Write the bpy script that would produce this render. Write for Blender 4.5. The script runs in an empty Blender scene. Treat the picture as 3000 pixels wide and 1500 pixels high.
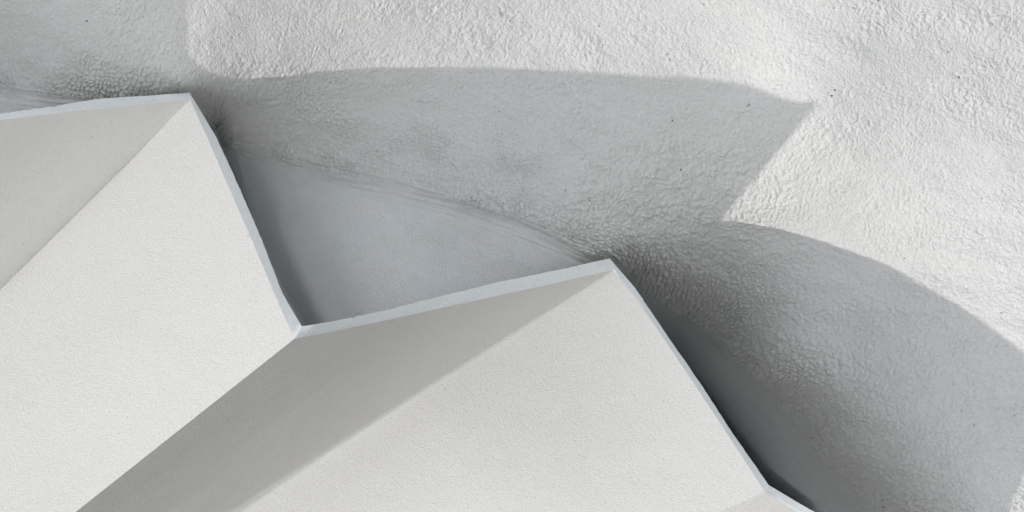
import bpy, math
import numpy as np
from mathutils import Matrix, Vector

# ---------------------------------------------------------------- camera, sky, sun, exposure
S = 0.0015                      # metres per design unit
F = 8000.0                      # focal length, in units of a 3000-wide picture
UP = np.array([-.52, .73, .46]); UP /= np.linalg.norm(UP)      # world up seen from the camera's own axes
RAY = np.array([.912, .41, -.60]); RAY /= np.linalg.norm(RAY)   # direction sunlight travels, same axes
X3 = np.cross(np.array([0, 1., 0]), UP); X3 /= np.linalg.norm(X3)
Y3 = np.cross(UP, X3)
ROT = np.array([X3, Y3, UP])    # design axes -> world axes
CAM_H = 16.0                    # camera height above the ground
def world(p):
    p = np.asarray(p, float) * S
    return p @ ROT.T + np.array([0, 0, CAM_H])

sc = bpy.context.scene
cam = bpy.data.cameras.new('camera'); camo = bpy.data.objects.new('camera', cam)
sc.collection.objects.link(camo); sc.camera = camo
m = Matrix([list(r) for r in ROT]).to_4x4(); m.translation = Vector((0, 0, CAM_H))
camo.matrix_world = m
cam.sensor_width = 36; cam.lens = F / 3000 * 36; cam.clip_start = .1; cam.clip_end = 3000

to_sun = ROT @ (-RAY)
elev = math.asin(to_sun[2]); azim = math.atan2(to_sun[0], to_sun[1])
print('sun elevation', math.degrees(elev))
wd = bpy.data.worlds.new('World'); sc.world = wd; wd.use_nodes = True
nt = wd.node_tree
sky = nt.nodes.new('ShaderNodeTexSky'); sky.sky_type = 'NISHITA'; sky.sun_disc = False
sky.sun_elevation = elev; sky.sun_rotation = azim
sky.air_density = 1.0; sky.dust_density = 0.1; sky.ozone_density = 1.0; sky.altitude = 0
nt.nodes['Background'].inputs['Strength'].default_value = .15
hs = nt.nodes.new('ShaderNodeHueSaturation'); hs.inputs['Saturation'].default_value = .13      # thin haze mutes the blue
nt.links.new(sky.outputs[0], hs.inputs['Color']); nt.links.new(hs.outputs[0], nt.nodes['Background'].inputs['Color'])
sun = bpy.data.lights.new('sun', 'SUN'); sun.energy = 1.05; sun.angle = math.radians(.6); sun.color = (1, .965, .92)
so = bpy.data.objects.new('sun', sun); sc.collection.objects.link(so)
so.rotation_euler = Vector(tuple(to_sun)).to_track_quat('Z', 'Y').to_euler(); so.location = (0, 0, 40)
sc.view_settings.view_transform = 'Standard'; sc.view_settings.look = 'None'
sc.view_settings.exposure = 0.9; sc.view_settings.gamma = 1
sc.cycles.max_bounces = 8; sc.cycles.diffuse_bounces = 6

# ---------------------------------------------------------------- noise
def h2(i, j, s):
    n = (i * 374761393 + j * 668265263 + s * 974634777) & 0xffffffff
    n = ((n ^ (n >> 13)) * 1274126177) & 0xffffffff
    n = ((n ^ (n >> 16)) * 2246822519) & 0xffffffff
    return ((n ^ (n >> 15)) & 0xffffff) / float(0x1000000)
def vnoise(x, y, s=0):
    i = np.floor(x).astype(np.int64); j = np.floor(y).astype(np.int64)
    a = x - i; b = y - j
    a = a * a * a * (a * (a * 6 - 15) + 10); b = b * b * b * (b * (b * 6 - 15) + 10)
    return ((h2(i, j, s) * (1 - a) + h2(i + 1, j, s) * a) * (1 - b) +
            (h2(i, j + 1, s) * (1 - a) + h2(i + 1, j + 1, s) * a) * b) * 2 - 1
def fbm(x, y, s=0, n=4, g=.5):
    r = 0; a = 1; t = 0
    for k in range(n):
        c, q = math.cos(.7 * k + s), math.sin(.7 * k + s)
        r = r + a * vnoise((x * c - y * q) * 2 ** k + 17.3 * k, (x * q + y * c) * 2 ** k - 9.1 * k, s + k)
        t += a; a *= g
    return r / t
def lumps(x, y, s=0):
    """rounded pebbly bumps: height of the tallest random dome at each place"""
    i = np.floor(x).astype(np.int64); j = np.floor(y).astype(np.int64)
    best = np.zeros_like(x)
    for di in (-1, 0, 1):
        for dj in (-1, 0, 1):
            ci = i + di; cj = j + dj
            cx = ci + .1 + .8 * h2(ci, cj, s); cy = cj + .1 + .8 * h2(ci, cj, s + 1)
            rr = .42 + .45 * h2(ci, cj, s + 2)
            d2 = ((x - cx) ** 2 + (y - cy) ** 2) / rr ** 2
            best = np.maximum(best, rr * np.clip(1 - d2, 0, 1) ** .72)
    return best
def pebbles(x, y, s=0):
    """tightly packed rounded pebbles with narrow gaps between them"""
    i = np.floor(x).astype(np.int64); j = np.floor(y).astype(np.int64)
    f1 = np.full(x.shape, 9.0); f2 = np.full(x.shape, 9.0)
    for di in (-1, 0, 1):
        for dj in (-1, 0, 1):
            ci = i + di; cj = j + dj
            d = np.hypot(x - ci - .1 - .8 * h2(ci, cj, s), y - cj - .1 - .8 * h2(ci, cj, s + 1))
            f2 = np.minimum(f2, np.maximum(f1, d)); f1 = np.minimum(f1, d)
    t = np.clip((f2 - f1) * 1.5, 0, 1)
    return np.sqrt(t * (2 - t)) * (1 - .35 * f1)
def sstep(a, b, x):
    t = np.clip((x - a) / (b - a), 0, 1); return t * t * (3 - 2 * t)

# ---------------------------------------------------------------- materials
def new_mat(name):
    mt = bpy.data.materials.new(name); mt.use_nodes = True
    t = mt.node_tree; b = t.nodes['Principled BSDF']
    b.inputs['Roughness'].default_value = .9
    b.inputs['Specular IOR Level'].default_value = .15
    return mt, t, b
def N(t, kind, **kw):
    n = t.nodes.new(kind)
    for k, v in kw.items():
        if k in n.inputs: n.inputs[k].default_value = v
        else: setattr(n, k, v)
    return n
def noise(t, co, scale, detail=2, rough=.5):
    n = N(t, 'ShaderNodeTexNoise', Scale=scale, Detail=detail, Roughness=rough)
    t.links.new(co, n.inputs['Vector']); return n.outputs['Fac']
def ramp(t, f, a, b, c0, c1):
    r = N(t, 'ShaderNodeMapRange'); t.links.new(f, r.inputs['Value'])
    r.inputs['From Min'].default_value = a; r.inputs['From Max'].default_value = b
    r.inputs['To Min'].default_value = c0; r.inputs['To Max'].default_value = c1
    return r.outputs['Result']
def mixc(t, fac, a, b):
    n = t.nodes.new('ShaderNodeMix'); n.data_type = 'RGBA'
    t.links.new(fac, n.inputs['Factor'])
    for s_, v in ((6, a), (7, b)):
        if isinstance(v, tuple): n.inputs[s_].default_value = (*v, 1)
        else: t.links.new(v, n.inputs[s_])
    return n.outputs[2]
def bump(t, h, strength, dist, prev=None):
    n = N(t, 'ShaderNodeBump'); n.inputs['Strength'].default_value = strength; n.inputs['Distance'].default_value = dist
    t.links.new(h, n.inputs['Height'])
    if prev: t.links.new(prev, n.inputs['Normal'])
    return n.outputs['Normal']

def turned(t):
    mp = N(t, 'ShaderNodeMapping'); mp.inputs['Rotation'].default_value = (.63, 1.07, .41)
    t.links.new(N(t, 'ShaderNodeTexCoord').outputs['Object'], mp.inputs['Vector'])
    nz = N(t, 'ShaderNodeTexNoise', Scale=40.0, Detail=2.0); t.links.new(mp.outputs[0], nz.inputs['Vector'])
    ad = N(t, 'ShaderNodeVectorMath', operation='MULTIPLY_ADD')
    t.links.new(nz.outputs['Color'], ad.inputs[0]); ad.inputs[1].default_value = (.02, .02, .02); t.links.new(mp.outputs[0], ad.inputs[2])
    return ad.outputs[0]
def plaster(name, col, var, grain, spec_amt, fine=300):
    mt, t, b = new_mat(name)
    co = turned(t)
    big = noise(t, co, 1.3, 5, .55)
    base = mixc(t, ramp(t, big, .35, .65, 0, 1), tuple(c * (1 - var) for c in col), tuple(min(1, c * (1 + var)) for c in col))
    mid = noise(t, co, fine * .22, 3, .6)
    base = mixc(t, ramp(t, mid, .35, .68, 0, .5), base, tuple(c * .93 for c in col))
    # small dark specks
    sp = noise(t, co, fine * .5, 1, .5)
    base = mixc(t, ramp(t, sp, .655, .74, 0, spec_amt), base, tuple(c * .35 for c in col))
    base = mixc(t, ramp(t, noise(t, co, fine * .75, 2, .7), .38, .62, 0, 1), tuple(c * .91 for c in col), base)
    t.links.new(base, b.inputs['Base Color'])
    vo = N(t, 'ShaderNodeTexVoronoi', Scale=fine * .62); t.links.new(co, vo.inputs['Vector'])
    vo2 = N(t, 'ShaderNodeTexVoronoi', Scale=fine * .3); t.links.new(co, vo2.inputs['Vector'])
    nrm = bump(t, ramp(t, vo.outputs['Distance'], 0, .9, 1, 0), grain, .003)
    nrm = bump(t, ramp(t, vo2.outputs['Distance'], 0, .9, 1, 0), grain * .6, .004, nrm)
    nrm = bump(t, noise(t, co, 9, 3, .5), .25, .01, nrm)
    t.links.new(nrm, b.inputs['Normal'])
    return mt
WHITE = plaster('white_render', (.70, .69, .67), .03, .34, .7)
RIM = plaster('skylit_edge_render', (.77, .80, .815), .03, .25, .25, 140)  # edge plaster with the sky's pale blue light put into its colour

def stucco():
    mt, t, b = new_mat('sprayed_stucco')
    co = turned(t)
    big = noise(t, co, .9, 5, .6)
    base = mixc(t, ramp(t, big, .35, .65, 0, 1), (.67, .67, .664), (.73, .727, .72))
    mid = noise(t, co, 30, 4, .65)
    base = mixc(t, ramp(t, mid, .35, .7, 0, .5), base, (.64, .64, .634))
    base = mixc(t, ramp(t, noise(t, co, 175, 2, .7), .36, .64, 0, .75), (.57, .568, .56), base)      # sand grains showing through the paint
    base = mixc(t, ramp(t, noise(t, co, 120, 2, .6), .64, .72, 0, .45), base, (.25, .25, .245))
    a = N(t, 'ShaderNodeAttribute', attribute_name='pit')
    base = mixc(t, a.outputs['Fac'], base, (.05, .05, .05))
    # smooth mottled recess coat, bluish skylight put into its colour; feathers into sprayed coat
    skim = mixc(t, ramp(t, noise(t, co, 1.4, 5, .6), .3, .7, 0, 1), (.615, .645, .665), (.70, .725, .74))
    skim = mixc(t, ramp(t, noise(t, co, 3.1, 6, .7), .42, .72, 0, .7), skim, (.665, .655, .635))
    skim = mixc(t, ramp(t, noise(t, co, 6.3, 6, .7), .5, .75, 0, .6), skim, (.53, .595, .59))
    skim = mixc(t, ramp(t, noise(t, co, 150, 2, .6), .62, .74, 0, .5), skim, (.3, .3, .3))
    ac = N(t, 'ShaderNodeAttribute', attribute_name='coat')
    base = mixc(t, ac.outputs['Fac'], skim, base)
    t.links.new(base, b.inputs['Base Color'])
    vo = N(t, 'ShaderNodeTexVoronoi', Scale=105.0); vo.feature = 'SMOOTH_F1'; t.links.new(co, vo.inputs['Vector'])
    nb = bump(t, ramp(t, vo.outputs['Distance'], 0, .8, 1, 0), .5, .006)
    t.links.new(bump(t, noise(t, co, 170, 3, .6), .5, .004, nb), b.inputs['Normal'])
    return mt
STUCCO = stucco()
SKIM = STUCCO

# ---------------------------------------------------------------- geometry helpers
def P(x, y, d):
    x = np.asarray(x, float); y = np.asarray(y, float); d = np.asarray(d, float)
    return np.stack([(x - 1500) / F * d, (750 - y) / F * d, -d], -1)
def mesh(name, verts, faces, mat, parent=None, smooth=True, attrs=None):
    me = bpy.data.meshes.new(name)
    verts = np.ascontiguousarray(world(verts), dtype=np.float32); faces = np.ascontiguousarray(faces, dtype=np.int32)
    me.vertices.add(len(verts)); me.vertices.foreach_set('co', verts.ravel())
    me.loops.add(faces.size); me.loops.foreach_set('vertex_index', faces.ravel())
    me.polygons.add(len(faces)); me.polygons.foreach_set('loop_start', np.arange(0, faces.size, 4, dtype=np.int32))
    for an, av in (attrs or {}).items():
        at = me.attributes.new(an, 'FLOAT', 'POINT'); at.data.foreach_set('value', np.ascontiguousarray(av, dtype=np.float32))
    me.update(); me.validate()
    if smooth: me.polygons.foreach_set('use_smooth', np.ones(len(me.polygons), bool))
    me.materials.append(mat)
    o = bpy.data.objects.new(name, me); sc.collection.objects.link(o)
    if parent: o.parent = parent
    return o
def quads(nu, nv, off=0, flip=False):
    i = np.arange(nu * nv).reshape(nu, nv)
    q = np.stack([i[:-1, :-1], i[1:, :-1], i[1:, 1:], i[:-1, 1:]], -1).reshape(-1, 4) + off
    return q[:, ::-1] if flip else q

# ---------------------------------------------------------------- folded wall layout
D_P1, D_V1, D_P2, D_V2 = 8000., 7200., 8200., 7600.
D_V0, D_P3 = 7190., 8350.
# rim lines (front edge and back edge of the cut end), picture of the survey: x, y
front = [  # (x, y, depth); corners marked by index
    (-980, -290, 7920.), (-700, 446, D_V0), (0, 352, None), (200, 327, None), (342, 313, None), (557, 293, D_P1),
    (606, 400, None), (672, 553, None), (742, 713, None), (800, 850, None), (862, 993, D_V1),
    (967, 973, None), (1118, 941, None), (1280, 905, None), (1456, 867, None), (1640, 826, None), (1796, 791, D_P2),
    (1873, 888, None), (1952, 1004, None), (2033, 1124, None), (2114, 1246, None), (2241, 1441, D_V2),
    (2330, 1497, None), (3250, 2040, D_P3)]
back = [
    (-976, -320), (-685, 424), (0, 333), (145, 313), (278, 290), (556, 272),
    (634, 402), (702, 551), (772, 716), (828, 860), (884, 956),
    (985, 940), (1130, 909), (1290, 868), (1462, 826), (1640, 790), (1786, 757),
    (1864, 848), (1972, 1008), (2054, 1126), (2136, 1254), (2252, 1421),
    (2368, 1490), (3290, 2000)]
corners = [0, 1, 5, 10, 16, 21, 23]
fx = np.array([p[0] for p in front], float); fy = np.array([p[1] for p in front], float)
bx = np.array([p[0] for p in back], float); by = np.array([p[1] for p in back], float)
arc = np.concatenate([[0], np.cumsum(np.hypot(np.diff(fx), np.diff(fy)))])
# straight in space between corners: inverse depth is linear along the line
fd = 1 / np.interp(arc, arc[corners], [1 / front[c][2] for c in corners])
# crease directions (picture) and how fast each comes towards the viewer
crease = [((-.55, .83), .3), ((-.66, .75), .20), ((-.691, .722), .24), ((-.784, .620), -.02), ((-.852, .524), .26), ((-.905, .425), -.10), ((-.92, .39), .2)]
LEN = 4000.
NW = 190

def edge_jit(n, seed, amp):
    s = np.linspace(0, n * .35, n)
    r = fbm(s, s * 0 + seed, seed, 4, .6) * amp
    return r

rim_parent = bpy.data.objects.new('folded_wall', None); sc.collection.objects.link(rim_parent)
rim_parent['label'] = 'smooth white zigzag folded plaster wall with a pale skylit trowelled edge, in front of rough stucco'
rim_parent['category'] = 'folded wall'; rim_parent['kind'] = 'thing'
rim_parent.location = (0, 0, 0)

panel_labels = [None, 'shaded grey panel at the far left under the first peak', 'tall sunlit white panel running up to the highest peak',
                'shaded grey panel between the two sunlit panels', 'wide sunlit panel below the lower peak', 'small shaded panel at the bottom edge']
rimF, rimB = [], []
seg = [50, 6, 50, 6, 50, 8]
rimdepth = [seg[0]] + [v for k in range(5) for v in (seg[k], 26, seg[k + 1])] + [seg[5]]
for k in range(6):
    c0, c1 = corners[k], corners[k + 1]
    L = arc[c1] - arc[c0]
    nu = int(L / 6) + 2
    u = np.linspace(0, 1, nu); a = arc[c0] + u * L
    x = np.interp(a, arc, fx); y = np.interp(a, arc, fy); d = 1 / np.interp(a, arc, 1 / fd)
    xb = np.interp(a, arc, bx); yb = np.interp(a, arc, by)
    fade = np.sin(np.pi * u) ** .4
    tx, ty = (fx[c1] - fx[c0]) / L, (fy[c1] - fy[c0]) / L
    j1 = edge_jit(nu, 11 + k, .9) * fade; j2 = (edge_jit(nu, 31 + k, 1.7) + np.maximum(0, edge_jit(nu, 51 + k, 13) - 5.5)) * fade
    x = x - ty * j1; y = y + tx * j1; xb = xb - ty * j2; yb = yb + tx * j2
    (q0x, q0y), k0 = crease[k]; (q1x, q1y), k1 = crease[k + 1]
    fan = u if k != 4 else u ** .55
    dx = q0x * (1 - fan) + q1x * fan; dy = q0y * (1 - fan) + q1y * fan; kk = k0 * (1 - fan) + k1 * fan
    if k == 4:
        dx = q0x * (1 - u) + q1x * u; dy = q0y * (1 - u) + q1y * u
    w = np.linspace(0, 1, NW) ** 1.5 * LEN
    def sheet(x0, y0, d0, off):
        p0 = P(x0, y0, d0)
        dv = np.stack([dx, -dy, kk], -1)
        g = p0[:, None, :] + dv[:, None, :] * w[None, :, None]
        return g
    fr = sheet(x, y, d, 0)
    db = d + np.interp(a, np.concatenate([[0], np.ravel([(arc[c] - 40, arc[c], arc[c] + 40) for c in corners[1:-1]]), [arc[-1]]]), rimdepth)
    # back face: same creases, starting at the back line of the rim
    bk = sheet(xb, yb, db, 0)
    # thicken away from the rim so that the two faces never cross
    dn = sstep(0, 300, w)[None, :] * 130
    bk = bk + np.array([.0, 0, -1.]) * dn[..., None]
    # gentle unevenness of hand-trowelled plaster on the front face
    if k in (1, 2):
        dist = (L - (u * L) if k == 1 else u * L)[:, None]
        fr[..., 2] -= np.exp(-(dist / 30) ** 1.3) * 14 * sstep(10, 300, w)[None, :]
    nn = np.cross(fr[1:2, 0] - fr[0:1, 0], fr[0:1, 1] - fr[0:1, 0])[0]; nn /= np.linalg.norm(nn)
    if nn[2] < 0: nn = -nn
    uu = (u * L)[:, None] + 0 * w[None, :]; ww = w[None, :] + 0 * uu
    env = (sstep(0, .3, u) * sstep(0, .3, 1 - u))[:, None] * sstep(0, 260, w)[None, :]
    # the re-entrant crease sinks further back away from the rim; the wide panel bellies out
    drop = 34 * (np.clip(w - 700, 0, None) / 700) ** 1.5
    drop = np.minimum(drop, 650)[None, :] + 0 * uu
    if k == 3: fr[..., 2] += -drop * uu / L + 16 * np.sin(np.pi * np.clip(uu / L, 0, 1) ** 2.2) * sstep(60, 600, ww)
    if k == 4: fr[..., 2] += -drop * (1 - uu / L) + 75 * np.sin(np.pi * np.clip(uu / L, 0, 1) ** .75) * sstep(0, 700, ww)
    fr = fr + nn * ((fbm(uu / 420, ww / 520, 70 + k, 3) * 5 + fbm(uu / 90, ww / 140, 90 + k, 2) * .5) * env)[..., None]
    V = np.concatenate([fr.reshape(-1, 3), bk.reshape(-1, 3)])
    n = nu * NW
    Q = [quads(nu, NW, 0), quads(nu, NW, n, True)]
    e = np.arange(nu - 1) * NW + NW - 1                       # far end closed
    Q.append(np.stack([e, e + n, e + NW + n, e + NW], -1))
    o = mesh('panel', V, np.concatenate(Q), WHITE, rim_parent)
    if panel_labels[k]: o['label'] = panel_labels[k]
    rimF.append(P(x, y, d)); rimB.append(P(xb, yb, db))
F_ = np.concatenate([r[:-1] for r in rimF] + [rimF[-1][-1:]]); B_ = np.concatenate([r[:-1] for r in rimB] + [rimB[-1][-1:]])
nr = len(F_); ns = 7; v_ = np.linspace(0, 1, ns)
G = F_[:, None, :] * (1 - v_)[None, :, None] + B_[:, None, :] * v_[None, :, None]
G[..., 2] += (np.sin(np.pi * v_) ** .6)[None, :] * (1.5 + 2.0 * fbm(np.arange(nr) / 9.0, np.zeros(nr), 5, 3))[:, None] 
G[..., 2] += fbm(np.arange(nr)[:, None] / 6.0 + 0 * v_[None], v_[None, :] * 3 + 0 * np.arange(nr)[:, None], 9, 3) * 2.2 * np.sin(np.pi * v_)[None, :]
o = mesh('top_edge', G.reshape(-1, 3), quads(nr, ns), RIM, rim_parent, smooth=True)

# ---------------------------------------------------------------- rough stucco wall behind
def solve(A, B, x, y):
    """wall point seen at (x, y) that the sun joins to the rim segment A-B"""
    q = P(x, y, 1.0)
    Mx = np.stack([B - A, RAY, -q], 1)
    t_, lam, mu = np.linalg.solve(Mx, -A)
    return t_, lam, mu
P3 = P(3270, 2020, D_P3); P1, V1, P2, V2, V0 = P(560, 285, D_P1 + 15), P(868, 985, D_V1 + 5), P(1800, 780, D_P2 + 10), P(2244, 1436, D_V2), P(-700, 446, D_V0)
ctl = []
for (A, B, pts) in ((P1, V1, [(700, 235), (800, 224), (950, 208), (1150, 198), (1350, 198), (1500, 200), (1700, 206), (1900, 215), (2060, 226), (2200, 246), (2380, 305)]),
                    (P2, V2, [(2150, 640), (2300, 672), (2450, 715), (2600, 770), (2730, 835), (2850, 910), (3000, 1010), (3090, 1080)]),
                    (V2, P3, [(3045, 1180), (3003, 1400), (2945, 1500)]),
                    (P1, V0, [(570, 220), (562, 110), (555, 0)])):
    for (x_, y_) in pts:
        t_, lam, mu = solve(A, B, x_, y_)
        print('ctl', x_, y_, 't %.2f lam %.0f depth %.0f' % (t_, lam, mu))
        ctl.append((x_, y_, mu))
extra = [(556, 268, D_P1 + 40), (480, 266, D_P1 + 45), (1786, 750, D_P2 + 70),
         (-600, 250, 8030), (0, 230, 8040), (0, 335, 7985), (200, 318, 8010), (-400, 340, 7960), (-880, -340, 7970),
         (3600, 400, 8330), (2600, 100, 8200), (2700, 500, 8270), (3000, -400, 8180), (1500, -300, 8070), (-800, -900, 7850),
         (1000, 450, 8290), (960, 700, 8200), (735, 620, 8380), (650, 400, 8330), (1300, 760, 8200), (1000, 1100, 8060), (1700, 1100, 8580),
         (2230, 1110, 8640), (2110, 1180, 9350), (2400, 1330, 8660), (2260, 1370, 9300), (2000, 985, 9050), (1920, 880, 8660), (2180, 1500, 9400),
         (2500, 1000, 8430), (2500, 1500, 8580), (2200, 2000, 9000), (3500, 2200, 8400), (0, 900, 8500), (-800, 1500, 8900)]
ctl += extra
ctl = np.array(ctl); C3 = P(ctl[:, 0], ctl[:, 1], ctl[:, 2]); cxy = C3[:, :2] / 1000; cz = C3[:, 2]
def tps(r2): return np.where(r2 > 0, r2 * np.log(np.maximum(r2, 1e-12)) * .5, 0)
K = tps(((cxy[:, None] - cxy[None]) ** 2).sum(-1)) + np.eye(len(cxy)) * .008
n = len(cxy); T = np.concatenate([np.ones((n, 1)), cxy], 1)
Mx = np.block([[K, T], [T.T, np.zeros((3, 3))]]); coef = np.linalg.solve(Mx, np.concatenate([cz, np.zeros(3)]))
def surf(X, Y):
    x = X / 1000; y = Y / 1000; z = coef[n] + coef[n + 1] * x + coef[n + 2] * y
    for k in range(n): z = z + coef[k] * tps((x - cxy[k, 0]) ** 2 + (y - cxy[k, 1]) ** 2)
    return z
def axis(a, i0, i1, b, fine, coarse):
    return np.concatenate([np.arange(a, i0, coarse), np.arange(i0, i1, fine), np.arange(i1, b + coarse, coarse)])
gx = axis(-3000, -1640, 1820, 3000, 2.35, 20); gy = axis(-1700, -860, 860, 1700, 2.35, 20)
gx = np.unique(gx); gy = np.unique(gy)
X, Y = np.meshgrid(gx, gy, indexing='ij')
Z = surf(X, Y)
def slot(poly, depth0, depth1, sig):
    x0, y0 = 1500 + X / -Z * F, 750 - Y / -Z * F
    dmin = np.full(X.shape, 1e9); dep = np.zeros(X.shape); nseg = len(poly) - 1
    for i_, ((ax, ay), (bx_, by_)) in enumerate(zip(poly[:-1], poly[1:])):
        ex, ey = bx_ - ax, by_ - ay
        tt = np.clip(((x0 - ax) * ex + (y0 - ay) * ey) / (ex * ex + ey * ey), 0, 1)
        d_ = np.hypot(x0 - ax - tt * ex, y0 - ay - tt * ey); up = d_ < dmin
        dmin = np.where(up, d_, dmin); dep = np.where(up, depth0 + (depth1 - depth0) * (i_ + tt) / nseg, dep)
    return dep * np.exp(-(dmin / sig) ** 1.6)
Z = Z - np.maximum(slot([(600, 352), (622, 430), (678, 560), (745, 725)], 330, 260, 58), slot([(622, 440), (678, 560), (745, 725), (845, 930), (935, 1100)], 200, 380, 90)) - slot([(1838, 850), (1900, 930), (2000, 1060), (2100, 1200), (2250, 1440), (2400, 1540)], 420, 850, 72)
Z = Z - slot([(330, 300), (430, 290), (520, 282)], 90, 60, 16)
IX = 1500 + X / -Z * F; IY = 750 - Y / -Z * F          # survey coordinates of each wall point
def polydist(px, py, poly):
    """signed distance, positive below the line (towards the smooth recess)"""
    best = np.full(px.shape, 1e9); sgn = np.zeros(px.shape); along = np.zeros(px.shape); acc = 0
    for (x0, y0), (x1, y1) in zip(poly[:-1], poly[1:]):
        ex, ey = x1 - x0, y1 - y0; l2 = ex * ex + ey * ey
        tt = np.clip(((px - x0) * ex + (py - y0) * ey) / l2, 0, 1)
        dd = np.hypot(px - x0 - tt * ex, py - y0 - tt * ey)
        s_ = np.sign(ex * (py - y0) - ey * (px - x0))
        up = dd < best
        best = np.where(up, dd, best); sgn = np.where(up, s_, sgn); along = np.where(up, acc + tt * math.sqrt(l2), along); acc += math.sqrt(l2)
    return best * sgn, along
line = [(-900, 160), (-200, 232), (0, 268), (180, 288), (330, 296), (470, 330), (600, 385), (690, 425), (800, 462), (960, 508), (1150, 548), (1330, 590), (1500, 645),
        (1640, 700), (1780, 765), (1880, 850), (2000, 925), (2120, 1005), (2230, 1110), (2330, 1235), (2430, 1370), (2520, 1500), (2700, 1800), (2900, 2300)]
sd, al = polydist(IX, IY, line)
wob = fbm(IX / 160, IY / 160, 3, 3) * 20 + fbm(IX / 40, IY / 40, 8, 2) * 7
rough = 1 - sstep(-22, 16, sd + wob)                    # 1 on the sprayed stucco
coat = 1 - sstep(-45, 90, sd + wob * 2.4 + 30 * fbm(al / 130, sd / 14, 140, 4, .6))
trans = np.exp(-((sd + wob * .6 + 2) / 38.) ** 2)       # trowel-dragged band
# relief; the grain is drawn out along a slowly turning direction
ang = np.interp(IX, [-500, 600, 1500, 2300, 3000], [.03, .12, .22, .5, .75]) + .25 * vnoise(IX / 500, IY / 500, 44)
wx = IX + 14 * fbm(IX / 60, IY / 60, 21, 2); wy = IY + 14 * fbm(IX / 60, IY / 60, 22, 2)
ca, sa = np.cos(ang), np.sin(ang)
# integrate the turning direction approximately: rotate about a local centre only slightly
a1 = wx * math.cos(.3) + wy * math.sin(.3); a2 = -wx * math.sin(.3) + wy * math.cos(.3)
patch = sstep(-.35, .5, fbm(IX / 330, IY / 210, 61, 3)); 
near = np.exp(-np.clip(-sd, 0, 1e9) / 260.)
rightness = sstep(600, 2000, IX)
amp = (.42 + .55 * patch) * (.5 + 1.05 * near) * (.85 + .35 * rightness)
heavy = np.exp(-(((IX - 1850) / 330) ** 2 + ((IY - 780 - (IX - 1850) * .45) / 110) ** 2)) + .6 * np.exp(-(((IX - 300) / 250) ** 2 + ((IY - 270) / 40) ** 2))
amp = amp + .7 * heavy + .35 * sstep(650, 1200, IY + (IX - 2500) * .25)
amp = amp * (1 - .4 * np.exp(-((IX - 900) / 420) ** 2 - ((IY - 90) / 120) ** 2))
l1 = lumps(a1 / 15, a2 / 12.5, 100); l2 = lumps(a1 / 9.5, a2 / 8.8 + 3.3, 200); l3 = lumps(a1 / 27, a2 / 20, 300)
relief = 1.9 * lumps(a1 / 7.5, a2 / 6.8, 400) + 7 * l1 * sstep(-.6, .5, fbm(IX / 70, IY / 50, 71, 2)) + 3.6 * l2 + 3.2 * l3 * sstep(-.1, .6, fbm(IX / 110, IY / 80, 72, 2))
relief = relief * amp * 1.25 + fbm(a1 / 55, a2 / 26, 80, 4, .55) * 1.5 * (.6 + .4 * amp)
pk = np.clip(heavy * 1.1 + .75 * near * sstep(-.2, .5, fbm(IX / 130, IY / 90, 73, 3)) + .3 * sstep(.0, .5, fbm(IX / 160, IY / 110, 74, 3)) * sstep(150, 700, IY), 0, 1.2)
relief = relief * (1 - .6 * np.clip(pk, 0, 1)) + pk * (14.5 * pebbles(a1 / 14.5, a2 / 12, 600) + 2.5 * pebbles(a1 / 7.5, a2 / 7, 610))
und = fbm(IX / 420 + IY / 900, IY / 190 - IX / 700, 85, 3) * 9 + fbm(IX / 150 + IY / 600, IY / 62 - IX / 210, 86, 2) * 4.5
streak = fbm(al / 150, sd / 7.5, 95, 4, .6) * 8 + fbm(al / 90, sd / 3.4, 96, 2) * 3.2
smoothrel = fbm(IX / 240, IY / 170, 97, 3) * 5 + fbm(al / 260, sd / 26, 98, 3) * 3.0 * np.exp(-np.clip(sd, 0, 1e9) / 110)
H = rough * (relief + 2) + und * (.25 + .75 * rough) + (1 - rough) * smoothrel + trans * streak
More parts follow.
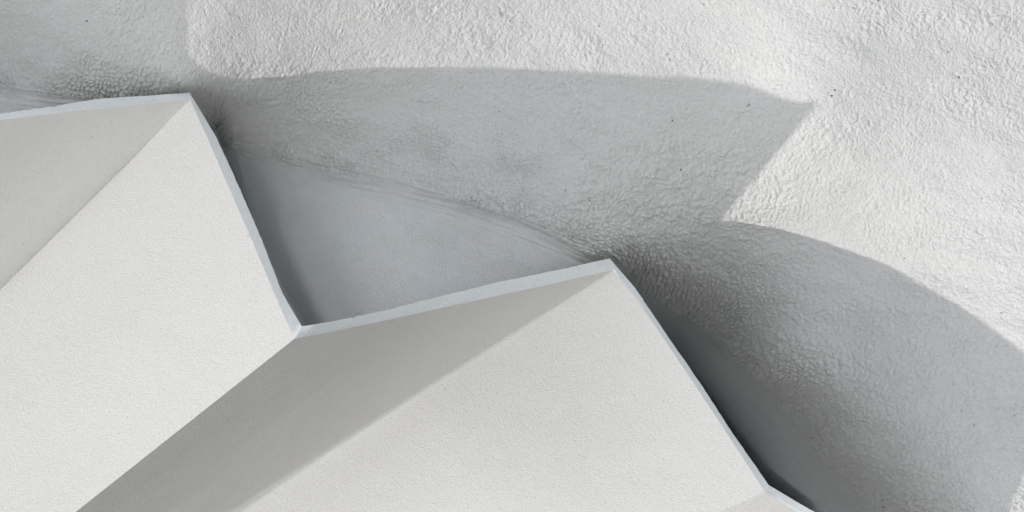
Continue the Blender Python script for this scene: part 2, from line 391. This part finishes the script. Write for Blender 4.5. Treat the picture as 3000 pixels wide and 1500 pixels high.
# pin-holes
pit = np.zeros_like(X)
rng = np.random.default_rng(7)
cand = rng.uniform(size=(9000, 2)) * [3000, 1560] - [0, 30]
pm = fbm(cand[:, 0] / 140, cand[:, 1] / 110, 120, 3)
keep = (pm > .18) & (rng.uniform(size=len(cand)) < .16)
hx = h2(np.floor(IX / 3.2).astype(np.int64), np.floor(IY / 3.2).astype(np.int64), 500)
dens = sstep(.1, .6, fbm(IX / 120, IY / 100, 120, 3)) * .0008 * rough + .00003 * (.3 + rough)
pit = np.where(hx < dens, .8, 0.0)
H = H - pit * 9
ga = np.gradient(Z, gx, axis=0); gb = np.gradient(Z, gy, axis=1)
nl = np.sqrt(ga ** 2 + gb ** 2 + 1)
V = np.stack([X - ga / nl * H, Y - gb / nl * H, Z + H / nl], -1).reshape(-1, 3)
q = quads(len(gx), len(gy))
sdf = (sd + wob * .6).reshape(-1)[q].mean(1); ixf = IX.reshape(-1)[q].mean(1)
wall = bpy.data.objects.new('stucco_wall', None); sc.collection.objects.link(wall)
wall['label'] = 'rough grey-white sprayed stucco wall curving behind the smooth zigzag folds'; wall['category'] = 'wall'; wall['kind'] = 'thing'
def sub(name, sel, mat, label):
    f = q[sel]; ids, inv = np.unique(f, return_inverse=True)
    o = mesh(name, V[ids], inv.reshape(-1, 4), mat, wall, attrs={'pit': pit.reshape(-1)[ids], 'coat': coat.reshape(-1)[ids]})
    if label: o['label'] = label
    return o
low = sdf > 22
sub('rough_coat', ~low, STUCCO, None)
sub('smooth_recess', low & (ixf < 520), SKIM, 'small bluish smooth recess at the left edge')
sub('smooth_recess', low & (ixf >= 520) & (ixf < 1830), SKIM, 'pale bluish smooth recess between the two peaks')
sub('smooth_recess', low & (ixf >= 1830), SKIM, 'dark smooth recess below the lower peak')

# ---------------------------------------------------------------- ground far below
mt, t, b = new_mat('dark_ground')  # unseen ground, set dark to limit light bounced onto the shaded panels
co = N(t, 'ShaderNodeTexCoord').outputs['Object']
t.links.new(mixc(t, noise(t, co, .5, 6), (.04, .038, .035), (.08, .076, .07)), b.inputs['Base Color'])
me = bpy.data.meshes.new('ground'); R_ = 900
me.from_pydata([(-R_, -R_, 0), (R_, -R_, 0), (R_, R_, 0), (-R_, R_, 0)], [], [(0, 1, 2, 3)]); me.materials.append(mt)
g = bpy.data.objects.new('ground', me); sc.collection.objects.link(g); g['kind'] = 'structure'
allz = world(V)[:, 2]; print('wall z', allz.min(), allz.max())
